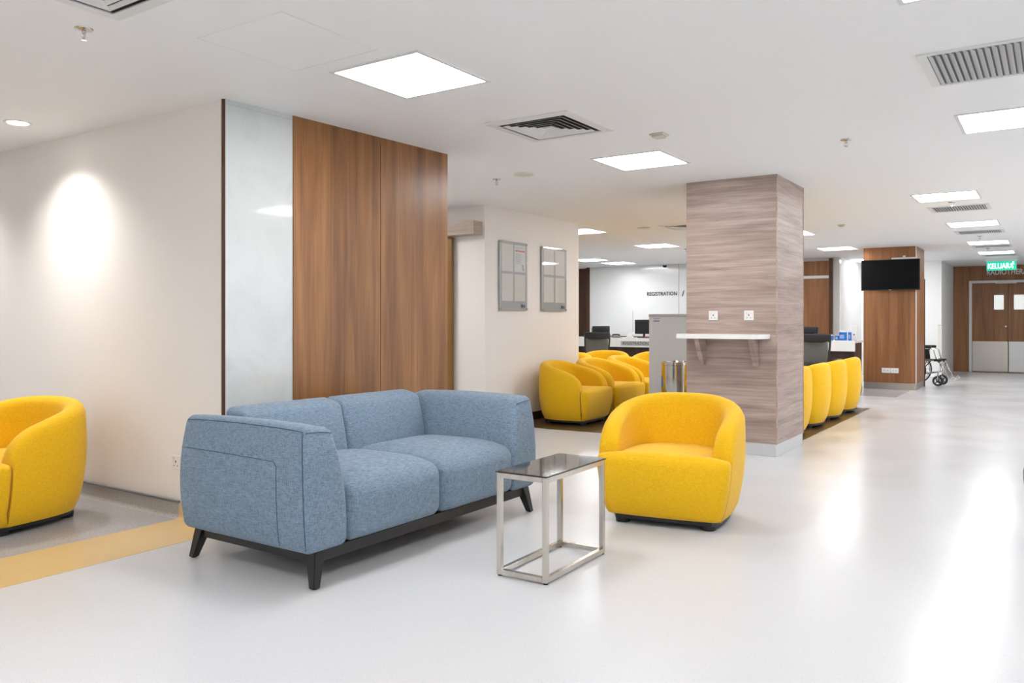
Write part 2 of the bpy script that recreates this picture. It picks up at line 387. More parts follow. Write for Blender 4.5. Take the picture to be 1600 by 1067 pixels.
# ------------------------------------------------------------ ceiling lights
lights = [  # x, y, label
 (-2.95, 3.38, 'large square ceiling light panel above the blue sofa, biggest in view'),
 (-2.90, 6.24, 'square ceiling light panel in front of the grey wood pillar'),
 (-.985, 9.87, 'nearest light panel of the single row down the corridor, before a slatted vent'),
 (-.955, 12.86, 'second light panel of the corridor row, right behind the first slatted vent'),
 (-.965, 16.05, 'third light panel of the corridor row, beyond the second slatted vent'),
 (-.975, 18.5, 'farthest light panel of the corridor row, just before the exit sign'),
 (-.24, 6.32, 'light panel cut by the right edge of the photo, beyond the big slatted vent'),
 (-.24, 3.46, 'light panel cut by the top edge of the photo at the right'),
 (-5.96, 10.66, 'light panel just past the corner of the notice board wall'),
 (-5.94, 13.46, 'light panel over the seating bay, beside a sprinkler and left of the pillar'),
 (-8.55, 15.75, 'light panel far left near the dark wood recess of the registration hall'),
 (-3.38, 15.85, 'light panel just left of the walnut TV pillar'),
 (-3.41, 12.75, 'light panel half hidden behind the right edge of the grey wood pillar'),
 (-3.45, 19.2, 'light panel over the white recess behind the counter'),
 (-8.45, 16.95, 'light panel against the top of the white registration wall'),
 (-2.95, .55, 'light panel over the lounge, near the camera on the left'),
 (-.24, .55, 'light panel over the lounge, near the camera on the right'),
 (-2.95, -2.3, 'light panel behind the camera on the left'),
 (-.24, -2.3, 'light panel behind the camera on the right'),
 (-6.0, 16.4, 'light panel behind the grey wood pillar, over the counter'),
 (-6.2, -1.4, 'added fill light panel over the grey floored bay, behind the camera'),  # unseen panel added to brighten the cream wall
 (-3.4, 9.8, 'added fill light panel fully hidden behind the grey wood pillar, over the seating bay'),  # hidden panel added to lift the seating bay
 (-8.5, 12.3, 'added fill light panel hidden behind the notice board wall'), (-6.6, 6.35, 'added fill light panel in the bay behind the walnut wall'),  # both out of sight, added to brighten the hall and the recess
 (-10.9, 13.0, 'added fill light panel deep in the hall, hidden behind the notice board wall'),  # another unseen panel added for more light in the hall
 (1.9, 10.0, 'light panel far beyond the right edge of the photo'),
]
def make_light():
    t = thing('ceiling_light', '', 'ceiling light', (0, 0, CEIL), 0, 'square ceiling light panels')
    b = NB(); a, w_ = .315, .022
    for s in (-1, 1):
        bx(b, -a, a, s*a-(w_ if s > 0 else 0), s*a+(0 if s > 0 else w_), -.006, 0)
        bx(b, s*a-(w_ if s > 0 else 0), s*a+(0 if s > 0 else w_), -a+w_, a-w_, -.006, 0)
    obj('frame', b, 'ventwhite', t)
    b = NB(); bx(b, -.292, .292, -.292, .292, -.003, -.0005); obj('diffuser', b, 'lamp', t)
    return t
l0 = make_light()
for i, (x, y, lb) in enumerate(lights):
    if i == 0: l0.location = (x, y, CEIL); l0['label'] = lb
    else: dup(l0, (x, y, CEIL), 0, lb)
# recessed downlights of the left bay
def make_down():
    t = thing('downlight', '', 'ceiling light', (0, 0, CEIL), 0, 'round recessed downlights')
    b = NB(); n = 40
    for k in range(n):
        pass
    lathe(b, [(.062, -.001), (.075, -.006), (.085, -.004), (.086, 0), (.062, 0)], n=40); obj('trim_ring', b, 'ventwhite', t, SM)
    b = NB(); lathe(b, [(.0605, -.0015), (.0605, -.0065), (.02, -.007)], n=40); obj('lens', b, 'downlamp', t)
    ld = bpy.data.lights.new('bulb', 'SPOT'); ld.energy = 105; ld.color = (1, .98, .95); ld.spot_size = math.radians(128); ld.spot_blend = 1.0
    ld.shadow_soft_size = .05; lo = bpy.data.objects.new('bulb', ld); C.objects.link(lo); lo.parent = t; lo.location = (0, 0, -.02)
    return t
d0 = make_down()
d0.location = (-5.86, 2.67, CEIL); d0['label'] = 'small round recessed downlight close to the cream wall above the left yellow chair'
dup(d0, (-7.6, 2.67, CEIL), 0, 'round downlight farther along the cream wall, outside the photo')

# ------------------------------------------------------------ ceiling fittings
def grille(x, y, lb, w_=.62, d_=.52, n=20, hx=None):
    t = thing('air_grille', lb, 'air vent', (x, y, CEIL), 0, 'slatted return air grilles')
    b = NB(); a, c = w_/2, d_/2; fx, fy = .045, .035
    bx(b, -a, -a+fx, -c, c, -.008, 0, .002); bx(b, a-fx, a, -c, c, -.008, 0, .002)
    bx(b, -a+fx, a-fx, -c, -c+fy, -.008, 0); bx(b, -a+fx, a-fx, c-fy, c, -.008, 0); obj('frame', b, 'ventwhite', t)
    b = NB(); bx(b, -a+fx, a-fx, -c+fy, c-fy, -.0015, -.0005); obj('backing', b, 'ventback', t)
    for k in range(n):
        b = NB(); xx = -a+fx+(w_-2*fx)*(k+.5)/n; p = (w_-2*fx)/n
        T = Matrix.Translation((xx, 0, -.009)) @ Matrix.Rotation(math.radians(32), 4, 'Y')
        bx(b, -p*.44, p*.44, -c+fy, c-fy, -.001, .001, 0, T); obj('slat', b, 'ventgrey', t)
    return t
grille(-.22, 4.87, 'big slatted air grille at the top right, cut by the photo edge', .74, .66, 21)
grille(-.955, 10.97, 'slatted air grille behind the nearest corridor light panel', .64, .52, 20)
grille(-.955, 14.05, 'slatted air grille behind the second corridor light panel', .64, .52, 20)
grille(-.955, 16.85, 'slatted air grille behind the third corridor light panel', .62, .4, 18)
grille(-.955, 19.25, 'slatted air grille just above the green exit sign', .62, .4, 18)
def diffuser(x, y, lb, a=.33):
    t = thing('ceiling_diffuser', lb, 'air vent', (x, y, CEIL), 0, 'four-way ceiling diffusers')
    def ringm(bm, ro, ri, zo, zi, th=.002):
        for s in range(4):
            R_ = Matrix.Rotation(s*PI/2, 4, 'Z')
            v = [Vector((-ro, -ro, zo)), Vector((ro, -ro, zo)), Vector((ri, -ri, zi)), Vector((-ri, -ri, zi))]
            lo = [bm.verts.new(R_ @ p) for p in v]; hi = [bm.verts.new(R_ @ (p+Vector((0, 0, th)))) for p in v]
            bm.faces.new(lo); bm.faces.new(list(reversed(hi)))
            for k in range(4): bm.faces.new((lo[k], lo[(k+1) % 4], hi[(k+1) % 4], hi[k]))
    b = NB(); ringm(b, a, a-.065, -.006, -.012, .006); obj('frame', b, 'ventwhite', t)
    b = NB(); bx(b, -a+.06, a-.06, -a+.06, a-.06, -.0015, -.0005); obj('backing', b, 'dark', t)
    r = a-.085
    for k in range(5):
        b = NB(); ringm(b, r-.010, r-.032, -.014, -.004, .0015); obj('louvre', b, 'ventwhite', t); r -= .043
    b = NB(); bx(b, -.035, .035, -.035, .035, -.016, -.003, .003); obj('centre_plate', b, 'ventwhite', t)
    return t
diffuser(-2.92, 4.80, 'square four-way air diffuser between the sofa light and the pillar light')
diffuser(-3.15, 1.68, 'square air diffuser barely entering at the top edge left of centre')
diffuser(-4.35, 10.95, 'square air diffuser far back, cut off by the left edge of the grey pillar')
def sprinkler():
    t = thing('sprinkler_head', '', 'sprinkler', (0, 0, CEIL), 0, 'chrome ceiling sprinklers')
    b = NB(); lathe(b, [(.014, 0), (.041, 0), (.038, -.005), (.02, -.010), (.012, -.012)], n=28); obj('escutcheon', b, 'chrome', t, SM)
    b = NB(); cyl(b, (0, 0, -.010), (0, 0, -.024), .010, .009)
    tube(b, [(.008, 0, -.024), (.013, 0, -.034), (.010, 0, -.046), (0, 0, -.051)], .0022, 6)
    tube(b, [(-.008, 0, -.024), (-.013, 0, -.034), (-.010, 0, -.046), (0, 0, -.051)], .0022, 6)
    cyl(b, (0, 0, -.024), (0, 0, -.050), .0025); obj('body', b, 'chrome', t, SM)
    b = NB(); lathe(b, [(.004, -.050), (.013, -.051), (.013, -.053), (.004, -.053)], n=16); obj('deflector', b, 'chrome', t)
    return t
sp0 = sprinkler()
sps = [(-3.724, 1.983, 'chrome sprinkler at the top left, nearest to the camera'), (-4.416, 6.284, 'small sprinkler right of the walnut wall, beside the round speaker'),
 (-1.295, 6.364, 'sprinkler alone on the ceiling right of the grey pillar'), (-.977, 10.38, 'sprinkler between the nearest corridor light and its vent'),
 (-1.0, 14.75, 'sprinkler behind the second corridor vent'), (-5.75, 14.35, 'sprinkler behind the light panel over the seating bay'), (-1.05, 17.35, 'sprinkler behind the third corridor vent')]
for i, (x, y, lb) in enumerate(sps):
    if i == 0: sp0.location = (x, y, CEIL); sp0['label'] = lb
    else: dup(sp0, (x, y, CEIL), 0, lb)
def disc(name, x, y, r, h, lb, cat, m='creamplastic'):
    t = thing(name, lb, cat, (x, y, CEIL))
    b = NB(); lathe(b, [(r*.6, 0), (r, 0), (r, -h*.5), (r*.93, -h*.9), (r*.3, -h)], n=40); obj('rim', b, m, t, SM)
    b = NB(); lathe(b, [(r*.8, -h*.92), (r*.8, -h*1.05), (r*.1, -h*1.1)], n=40); obj('cover', b, m, t, SM)
disc('ceiling_speaker', -4.055, 6.205, .095, .010, 'round cream ceiling speaker beside the small sprinkler', 'speaker')
disc('ceiling_speaker', -4.93, 10.70, .095, .010, 'round speaker in the shade past the notice board wall', 'speaker')
t = thing('smoke_detector', 'small cream detector box beside the light panel before the pillar', 'detector', (-2.38, 5.43, CEIL))
b = NB(); bx(b, -.055, .055, -.055, .055, -.012, 0, .004); obj('base_plate', b, 'creamplastic', t)
b = NB(); bx(b, -.04, .04, -.04, .04, -.028, -.012, .006); obj('sensor', b, 'creamplastic', t)
t = thing('smoke_detector', 'tiny cream detector on the ceiling behind the pillar, to its right', 'detector', (-2.49, 11.95, CEIL))
b = NB(); bx(b, -.05, .05, -.05, .05, -.014, 0, .004); obj('base_plate', b, 'creamplastic', t)
b = NB(); bx(b, -.034, .034, -.034, .034, -.03, -.014, .006); obj('sensor', b, 'creamplastic', t)
t = thing('security_camera', 'small dark dome camera at the top of the white registration wall', 'camera', (-7.68, 17.85, CEIL))
b = NB(); lathe(b, [(.03, 0), (.065, 0), (.065, -.025), (.05, -.03)], n=24); obj('mount', b, 'plastic', t, SM)
b = NB(); lathe(b, [(.05, -.03), (.05, -.05), (.036, -.078), (.01, -.088)], n=24); obj('dome', b, 'black', t, SM)

# ------------------------------------------------------------ tub chair
def o_off(z):
    return -.058*((.46-z)/.40)**2 if z < .46 else -.016*((z-.46)/.3)**2
def tub_path():
    P = []; YB, Y0, YF, Wb, Wf = .385, -.02, -.300, .430, .405
    ny = 12
    for k in range(ny):
        t = (k/ny)**1.5 if False else k/ny
        t = 1-(1-t)**1.0
        y = YF+(Y0-YF)*(1-math.cos(t*PI/2)) if k else YF
        s = (Y0-y)/(Y0-YF); P.append((-(Wb-(Wb-Wf)*s**1.5), y))
    na = 30
    for k in range(na+1):
        a = PI-PI*k/na; c, s = math.cos(a), math.sin(a); e = 2/2.45
        P.append((Wb*math.copysign(abs(c)**e, c), Y0+(YB-Y0)*abs(s)**e))
    P += [(-x, y) for x, y in reversed(P[:ny])]
    out = []
    for p in P:
        if not out or (Vector(p)-Vector(out[-1])).length > .002: out.append(p)
    return out
def tub_shell():
    P = [Vector(p) for p in tub_path()]; N = len(P); b = NB(); rings = []
    for i, p in enumerate(P):
        t = (P[min(i+1, N-1)]-P[max(i-1, 0)]).normalized(); nn = Vector((-t.y, t.x))   # path runs left->back->right : outward
        if nn.dot(p-Vector((0, .0))) < 0: nn = -nn
        q = max(0.0, (.385-p.y)/(.385+.303))
        h = .44+.315*(1-.50*q)*math.sqrt(max(0, 1-q**9))
        T = .122; r = T/2; sec = []
        zt = max(h-r, .30)
        for k in range(11):
            z = .055+(zt-.055)*k/10; sec.append((o_off(z)-(.012 if k == 0 else 0), z))
        for k in range(1, 9):
            a = PI*k/9; sec.append((o_off(h)-r+r*math.cos(a), zt+r*math.sin(a)*1.0))
        for k in range(6):
            z = zt-(zt-.25)*(k/5); sec.append((-T+o_off(h)-.03*(k/5)**1.2, z))
        rings.append([b.verts.new((p.x+nn.x*u, p.y+nn.y*u, z)) for u, z in sec])
    m = len(rings[0])
    for A, B in zip(rings, rings[1:]):
        for k in range(m): b.faces.new((A[k], A[(k+1) % m], B[(k+1) % m], B[k]))
    b.faces.new(rings[0]); b.faces.new(rings[-1])
    return b
def tub_seat():
    b = NB()
    def outline(z, e):
        w_ = .405+o_off(z)-e; yf = -.385-o_off(z)*.75+e-.012*math.sin(PI*min(1, (z-.05)/.4)); r = .05-min(e, .03)*.5
        pts = []
        half = []
        nf = 8
        for k in range(nf): half.append((w_*0+(w_-r)*k/nf, yf-.012*(1-(k/nf)**2)))
        for k in range(7):
            a = -PI/2+PI/2*k/6; half.append((w_-r+r*math.cos(a), yf+r+r*math.sin(a)))
        half.append((w_, -.318)); half.append((w_-.008, -.306)); half.append((.292, -.302))
        for k in range(9):
            a = PI/2*k/8; e2 = 2/2.6
            half.append((.286*abs(math.cos(a))**e2, -.12+.38*abs(math.sin(a))**e2))
        full = half+[(-x, y) for x, y in reversed(half[1:-1])]
        return full
    lv = [(.055, .02), (.062, .006), (.085, 0), (.14, 0), (.20, 0), (.27, 0), (.33, 0), (.375, 0), (.398, .004), (.412, .011), (.420, .022)]
    rings = []
    for z, e in lv: rings.append([b.verts.new((x, y, z)) for x, y in outline(z, e)])
    cx, cy = 0, -.32
    top = outline(.42, .022)
    for s, dz in ((.93, .006), (.8, .013), (.6, .019), (.35, .023), (.12, .024)):
        rings.append([b.verts.new((cx+(x-cx)*s, cy+(y-cy)*s, .42+dz)) for x, y in top])
    n = len(rings[0])
    for A, B in zip(rings, rings[1:]):
        for k in range(n): b.faces.new((A[k], A[(k+1) % n], B[(k+1) % n], B[k]))
    b.faces.new(rings[-1]); b.faces.new(list(reversed(rings[0])))
    return b
def make_tub(m, label, group):
    t = thing('tub_chair', label, 'armchair', (0, 0, 0), 0, group)
    obj('shell', tub_shell(), m, t, math.radians(60)); obj('seat', tub_seat(), m, t, math.radians(60))
    b = NB(); pts = []
    for x, y in tub_path(): pts.append((x*.80, y*.80))
    pts += [(.29, -.32), (-.29, -.32)]; prism(b, pts, .030, .060); obj('plinth', b, 'black', t)
    for x, y in ((-.26, -.27), (.26, -.27), (-.24, .2), (.24, .2)):
        b = NB(); cyl(b, (x, y, .001), (x, y, .034), .042, .046, 20); obj('foot', b, 'black', t, SM)
    return t
tub = make_tub('yellow', 'yellow tub armchair in front of the grey pillar, right of the steel side table', 'yellow tub armchairs')
tub.location = (-2.03, 4.88, .0005); tub.scale = (1.015, 1.0, 1.015); tub.rotation_euler[2] = math.radians(9.5)
dup(tub, (-5.42, 2.42, .0015), math.radians(15), 'yellow tub armchair at the left edge of the photo, against the cream wall')
EAST, WEST = PI/2, -PI/2
rowW = [(-4.98, 8.72, EAST+.05, 'yellow tub armchair beside the notice board wall, nearest of the seating bay'),
 (-4.98, 9.64, EAST-.03, 'second yellow tub armchair from the notice board wall, seat cut by the grey cabinet'),
 (-4.98, 10.52, EAST, 'third yellow tub armchair from the notice board wall, only its back showing'),
 (-5.32, 12.0, .2, 'far yellow tub armchair whose rim shows just left of the grey cabinet'),
 (-6.22, 11.95, .25, 'far yellow tub armchair in front of the left black office chair'),
 (-6.35, 10.9, .1, 'yellow tub armchair mostly hidden behind the notice board wall corner')]
for x, y, r, lb in rowW: dup(tub, (x, y, .0015), r, lb)
for x, y, r, lb in [(-2.60, 9.08, WEST, 'first yellow tub armchair right behind the grey pillar, back to the corridor'),
 (-2.60, 9.98, WEST, 'second yellow tub armchair behind the pillar, back to the corridor'),
 (-2.60, 10.88, WEST, 'third yellow tub armchair behind the pillar, back to the corridor'),
 (-2.60, 11.80, WEST, 'last yellow tub armchair of the corridor row, nearest the walnut TV pillar')]:
    dup(tub, (x, y, .0015), r, lb)
bt = make_tub('blue', 'blue armchair just entering at the right edge of the photo', 'blue armchairs')
bt.location = (.36, 5.44, .0005); bt.rotation_euler[2] = math.radians(-60)

# ------------------------------------------------------------ sofa (faces +X)
SX0, SX1, SY0, SY1 = -.485, .485, -1.0, 1.0
sofa = thing('sofa', 'long blue linen two-seat sofa on splayed black legs in front of the walnut wall', 'sofa', (-3.325, 3.525, 0)); sofa.scale = (1, .98, 1)
def bulge(z, a=.03): return a*(1-((z-.42)/.32)**2)
def arm_warp(s):
    def f(p):
        z = p.z+.46; tz = (z-.165)/.595
        yo = p.y*s      # + is outer side
        t2 = max(0, min(1, tz))
        wo = max(0, min(1, yo/.1325*.5+.5)); wi = 1-wo
        y = yo+bulge(z, .028)*wo+.085*wi*t2**2.2
        wb = max(0, min(1, .5-p.x/.95)); x = p.x-bulge(z, .03)*wb+(bulge(z, .012)-.03*t2**2)*(1-wb)
        zz = z+.010*(1-(p.x/.48)**2)*t2-.022*wi**2*t2**4
        return Vector((x, y*s, zz-.46))
    return f
for s in (-1, 1):
    b = NB(); yc = s*(.995-.135); f = arm_warp(s)
    rbox(b, (0, yc, .46), (.95, .265, .595), .045, f, 18); o = obj('arm', b, 'blue', sofa, True)
    mp = rbox_map((.95, .265, .595), .045)
    def path(pts, off=.0015, n=14):
        out = []
        for a, c in zip(pts, pts[1:]):
            for k in range(n): out.append([a[i]+(c[i]-a[i])*k/n for i in range(3)])
        out.append(list(pts[-1]))
        return [f(mp(u))+Vector((0, yc+s*off, .46)) for u in out]
    e = .5
    b = NB(); tube(b, path([(-.47, s*e, .47), (.485, s*e, .47)]), .0022, 6)          # top piping
    tube(b, path([(.485, s*e, .47), (.485, s*e, -.47)]), .0022, 6)
    fx_ = [f(mp((.5, s*(.42-.0*k), .5-.0)))+Vector((0.001, yc, .46)) for k in range(1)]
    tube(b, path([(-.5+.02, s*e, .22), (.28, s*e, .20), (.30, s*e, .17), (.30, s*e, -.46)]), .0013, 5)
    obj('stitching', b, 'blueseam', o, True)
    b = NB(); tube(b, [f(mp((.5-.02*0, s*v, .455)))+Vector((.002, yc, .46)) for v in [.46-.92*k/14 for k in range(15)]], .0018, 6)
    obj('piping', b, 'blueseam', o, True)
for s in (-1, 1):
    b = NB(); L_ = .742; yc = s*L_/2
    def fb(p, s=s):
        z = p.z+.46; tz = (z-.165)/.595; x = p.x
        t2 = max(0, min(1, tz)); wf = max(0, min(1, x/.235+.5))
        x += -bulge(z, .03)*(1-wf)+wf*(.035+.018*math.cos(p.y/.371*PI/2)-.105*t2**1.6)
        return Vector((x, p.y, p.z+.022*t2-.03*wf**2*t2**4))
    rbox(b, (-.36, yc, .46), (.235, L_, .595), .04, fb, 18); obj('backrest', b, 'blue', sofa, True)
for s in (-1, 1):
    b = NB(); L_ = .735; yc = s*L_/2
    def fs(p):
        d = (1-(p.x/.36)**4)*(1-(p.y/.37)**4)
        x = p.x
        wx = max(0, x/.36)**3; x += .014*wx*math.cos(p.z/.17*PI/2)*(1-(p.y/.38)**4)
        z = p.z; u = max(0, min(1, z/.33+.5)); u = u*u*(3-2*u)
        z += (.030*max(0, d)-.030*wx)*u
        return Vector((x, p.y, z))
    rbox(b, (.125, yc, .322), (.715, L_, .315), .065, fs, 20); obj('seat_cushion', b, 'blue', sofa, True)
b = NB(); bx(b, -.445, .445, -.93, -.885, .112, .168, .003); bx(b, -.445, .445, .885, .93, .112, .168, .003)
bx(b, .40, .445, -.885, .885, .112, .168, .003); bx(b, -.445, -.40, -.885, .885, .112, .168, .003)
bx(b, -.40, .40, -.885, .885, .150, .168); obj('base_frame', b, 'blackwood', sofa)
for sx in (-1, 1):
    for sy in (-1, 1):
        b = NB(); tx, ty, fx, fy = sx*.425, sy*.905, sx*.462, sy*.945
        A = [(tx+a*.033, ty+c*.033, .169) for a, c in ((-1, -1), (1, -1), (1, 1), (-1, 1))]
        B = [(fx+a*.019, fy+c*.019, .004) for a, c in ((-1, -1), (1, -1), (1, 1), (-1, 1))]
        va = [b.verts.new(p) for p in A]; vb = [b.verts.new(p) for p in B]
        for k in range(4): b.faces.new((va[k], va[(k+1) % 4], vb[(k+1) % 4], vb[k]))
        b.faces.new(va); b.faces.new(vb)
        bmesh.ops.bevel(b, geom=b.edges[:], offset=.003, segments=2, affect='EDGES')
        lg = obj('leg', b, 'blackwood', sofa)
        b = NB(); cyl(b, (fx, fy, .0005), (fx, fy, .005), .014, n=14); obj('glide', b, 'black', lg)

# ------------------------------------------------------------ side table
def at(x, y, z=0):
    d = FPX*(EYE-z)/(y-HOR); s = (x-800)/FPX*d
    return Vector((-math.sin(YAW)*d+math.cos(YAW)*s, math.cos(YAW)*d+math.sin(YAW)*s, z))
tab = thing('side_table', 'small side table with smoked glass top on a square steel tube frame, beside the sofa', 'side table', (-2.143, 3.557, 0), math.radians(1.2))
hx, hy, tz = .142, .312, .507; q = .0125
for sx in (-1, 1):
    for sy in (-1, 1):
        x, y = sx*(hx-q), sy*(hy-q)
        b = NB(); bx(b, x-q, x+q, y-q, y+q, .008, tz, .0015); lg = obj('leg', b, 'steel', tab)
        b = NB(); cyl(b, (x, y, .0006), (x, y, .009), .011, n=14); obj('foot_glide', b, 'black', lg)
for z in (.008+q, tz-q):
    nm = 'bottom_rail' if z < .2 else 'top_rail'
    for s in (-1, 1):
        b = NB(); bx(b, -hx+2*q, hx-2*q, s*(hy-q)-q, s*(hy-q)+q, z-q, z+q, .001); obj(nm, b, 'steel', tab)
        b = NB(); bx(b, s*(hx-q)-q, s*(hx-q)+q, -hy+2*q, hy-2*q, z-q, z+q, .001); obj(nm, b, 'steel', tab)
b = NB(); bx(b, -hx-.004, hx+.004, -hy-.004, hy+.004, tz, tz+.008, .001); obj('glass_top', b, 'smoke', tab)

# ------------------------------------------------------------ wall fittings
def outlet(x, y, z, nrm, lb, w_=.09, h=.09, group='wall sockets'):
    rz = {'-y': 0, '+x': PI/2}[nrm]
    t = thing('wall_socket', lb, 'wall socket', (x, y, z), rz, group)
    b = NB(); bx(b, -w_/2, w_/2, -.010, 0, -h/2, h/2, .003); obj('plate', b, 'plastic', t)
    b = NB(); bx(b, -.026, -.014, -.013, -.009, .014, .032, .001); obj('switch', b, 'alu', t)
    b = NB(); bx(b, -.004, .004, -.0108, -.009, -.004, .012)
    bx(b, -.022, -.013, -.0108, -.009, -.024, -.019); bx(b, .013, .022, -.0108, -.009, -.024, -.019); obj('pin_holes', b, 'dark', t)
    return t
outlet(-2.725, 7.5, 1.302, '-y', 'left white power socket above the shelf on the grey pillar')
outlet(-2.382, 7.5, 1.302, '-y', 'right white power socket above the shelf on the grey pillar')
outlet(-4.625, 3.055, .355, '-y', 'white power socket low on the cream wall, half behind the sofa')
t = thing('wall_socket', 'wide white double socket plate low on the walnut TV pillar', 'wall socket', (-2.515, 16.098, .345), 0, 'wall sockets')
b = NB(); bx(b, -.14, .005, -.012, 0, -.045, .045, .003); bx(b, .01, .14, -.012, 0, -.045, .045, .003); obj('plate', b, 'plastic', t)
b = NB(); 
for x in (-.10, -.04, .05, .1): bx(b, x-.012, x+.012, -.0135, -.011, -.006, .006)
obj('pin_holes', b, 'greyline', t)
# shelf on the pillar
sh = thing('wall_shelf', 'white stone shelf on two grey wood brackets fixed to the grey pillar', 'shelf', (-2.6, 7.5, 0))
b = NB(); prism(b, [(-.392, -.002), (-.392, -.27), (.325, -.27), (.375, -.23), (.415, -.002)], 1.085, 1.128)
bmesh.ops.bevel(b, geom=b.edges[:], offset=.002, segments=2, affect='EDGES'); obj('shelf_board', b, 'stone', sh)
for x in (-.225, .29):
    b = NB(); A = []
    for xx in (x-.022, x+.022):
        A.append([b.verts.new((xx, y, z)) for y, z in ((-.002, 1.085), (-.20, 1.085), (-.045, .83), (-.002, .83))])
    for k in range(4): b.faces.new((A[0][k], A[0][(k+1) % 4], A[1][(k+1) % 4], A[1][k]))
    b.faces.new(A[0]); b.faces.new(A[1]); obj('bracket', b, 'greywood', sh)

# notice boards on the X=-5.5 wall (face +X)
def board(y0, y1, lb, poster):
    z0, z1 = 1.378, 2.214; w_ = y1-y0; h = z1-z0
    t = thing('notice_board', lb, 'notice board', (-5.498, (y0+y1)/2, z0), PI/2, 'silver notice boards')   # local x = along wall (+Y), -y = out
    a = w_/2
    b = NB(); bx(b, -a, a, -.022, -.012, 0, h, .001); obj('backing', b, 'silver', t)
    sx, top, bot = .045, .035, .115
    gx, gz = .035, .032; pw = (w_-2*sx-gx)/2; ph = (h-top-bot-gz)/2
    for i in range(2):
        for j in range(2):
            x0 = -a+sx+i*(pw+gx); zz = bot+j*(ph+gz)
            m = 'paper' if (poster and i == 1 and j == 1) else 'page'
            b = NB(); bx(b, x0, x0+pw, -.0245, -.022, zz, zz+ph); pg = obj('page', b, m, t)
            if m == 'paper':
                b = NB(); bx(b, x0+.015, x0+pw-.01, -.0252, -.0245, zz+ph*.76, zz+ph*.81); obj('heading', b, 'redink', pg)
                b = NB()
                for k in range(9): bx(b, x0+.02, x0+pw*(.55+.3*random.random()), -.0252, -.0245, zz+ph*(.66-.045*k), zz+ph*(.66-.045*k)+.004)
                bx(b, x0+.02, x0+pw-.02, -.0252, -.0245, zz+ph*.87, zz+ph*.875); bx(b, x0+.02, x0+pw-.05, -.0252, -.0245, zz+ph*.91, zz+ph*.925)
                obj('print', b, 'ink', pg)
                b = NB(); tube(b, [(x0+pw*.72, -.026, zz+ph*.28), (x0+pw*.80, -.026, zz+ph*.22), (x0+pw*.74, -.026, zz+ph*.17), (x0+pw*.82, -.026, zz+ph*.10), (x0+pw*.78, -.026, zz+ph*.05)], .004, 5); obj('signature', b, 'navy', pg)
    b = NB(); bx(b, -a+.002, a-.002, -.033, -.029, .002, h-.002); obj('acrylic_cover', b, 'acrylic', t)
    for x in (-a+.018, a-.018):
        for z in (.02, h-.02):
            b = NB(); cyl(b, (x, 0, z), (x, -.037, z), .0075, n=14); obj('standoff_screw', b, 'steel', t)
    # emblem: shield, ring letter and small strokes
    b = NB(); X = a-.135
    pts = [(X, .075), (X+.036, .075), (X+.036, .045), (X+.018, .026), (X, .045)]
    A = [b.verts.new((x, -.0236, z)) for x, z in pts]; B = [b.verts.new((x, -.022, z)) for x, z in pts]
    for k in range(5): b.faces.new((A[k], A[(k+1) % 5], B[(k+1) % 5], B[k]))
    b.faces.new(A); b.faces.new(B)
    bx(b, X+.048, X+.056, -.0236, -.022, .034, .07); tube(b, [(X+.075+.012*math.cos(u*PI/6), -.0235, .057+.012*math.sin(u*PI/6)) for u in range(12)], .003, 5, True)
    bx(b, X+.068, X+.10, -.0236, -.022, .032, .038)
    obj('emblem', b, 'navy', t)
board(7.854, 8.453, 'left silver notice board with a printed sheet bearing a red heading', True)
board(8.801, 9.426, 'right silver notice board with four empty pages, nearer the wall corner', False)

# sliding door with overhead rail in the recess (wall facing -Y at 7.586)
dr = thing('sliding_door', 'ochre wooden sliding door under a pale rail box, seen past the walnut wall', 'door', (-6.55, 7.586, 0))
b = NB(); bx(b, -.62, .62, -.075, -.03, .012, 2.24, .002); obj('door_leaf', b, 'ochre', dr)
b = NB(); bx(b, -.9, 1.02, -.175, 0, 2.25, 2.405, .003); obj('rail_box', b, 'railwood', dr)
b = NB(); tube(b, [(.5, -.10, .9), (.5, -.10, 1.2)], .012, 10); tube(b, [(.5, -.075, .92), (.5, -.1, .92)], .008, 8); tube(b, [(.5, -.075, 1.18), (.5, -.1, 1.18)], .008, 8); obj('door_handle', b, 'steel', dr, True)
b = NB(); bx(b, -.62, .62, -.07, -.035, .001, .014); obj('floor_guide', b, 'alu', dr)

# ------------------------------------------------------------ cabinet and bin behind the pillar
kb = thing('cabinet', 'tall light grey cabinet between the yellow chairs and the pillar, small striped sticker on top', 'cabinet', (-3.706, 9.2, 0))
bxl = []
P = at(1014, 600, 0)
b = NB(); bx(b, -.46, .30, 0, .55, .02, 1.30, .004); obj('body', b, 'kiosk', kb)
b = NB(); bx(b, -.465, .305, -.006, .555, 1.30, 1.335, .004); obj('top_panel', b, 'silver', kb)
b = NB(); bx(b, -.40, -.32, -.0015, 0, 1.272, 1.280); bx(b, -.40, -.32, -.0015, 0, 1.243, 1.255); obj('sticker', b, 'lav', kb)
for x in (-.40, .24):
    for y in (.06, .48):
        b = NB(); cyl(b, (x, y, .0015), (x, y, .022), .02, n=12); obj('foot', b, 'black', kb)
bn = thing('waste_bin', 'round stainless steel bin with a blue sticker beside the grey pillar', 'bin', (-3.66, 8.84, 0))
b = NB(); n = 48
lathe(b, [(.165, .003), (.17, .02), (.17, .74), (.168, .742)], n=48); obj('body', b, 'chrome', bn, SM)
b = NB(); lathe(b, [(.165, .741), (.174, .743), (.174, .775), (.150, .780), (.145, .765)], n=48); obj('rim', b, 'chrome', bn, SM)
b = NB(); R_ = .1715; n = 12; ang0 = math.radians(204)
ctr = []
for k in range(25):
    a = 2*PI*k/24; ctr.append((.085*math.cos(a)*1.0, .54+.085*math.sin(a)))
vo = b.verts.new((R_*math.cos(ang0)*1.002, R_*math.sin(ang0)*1.002, .54))
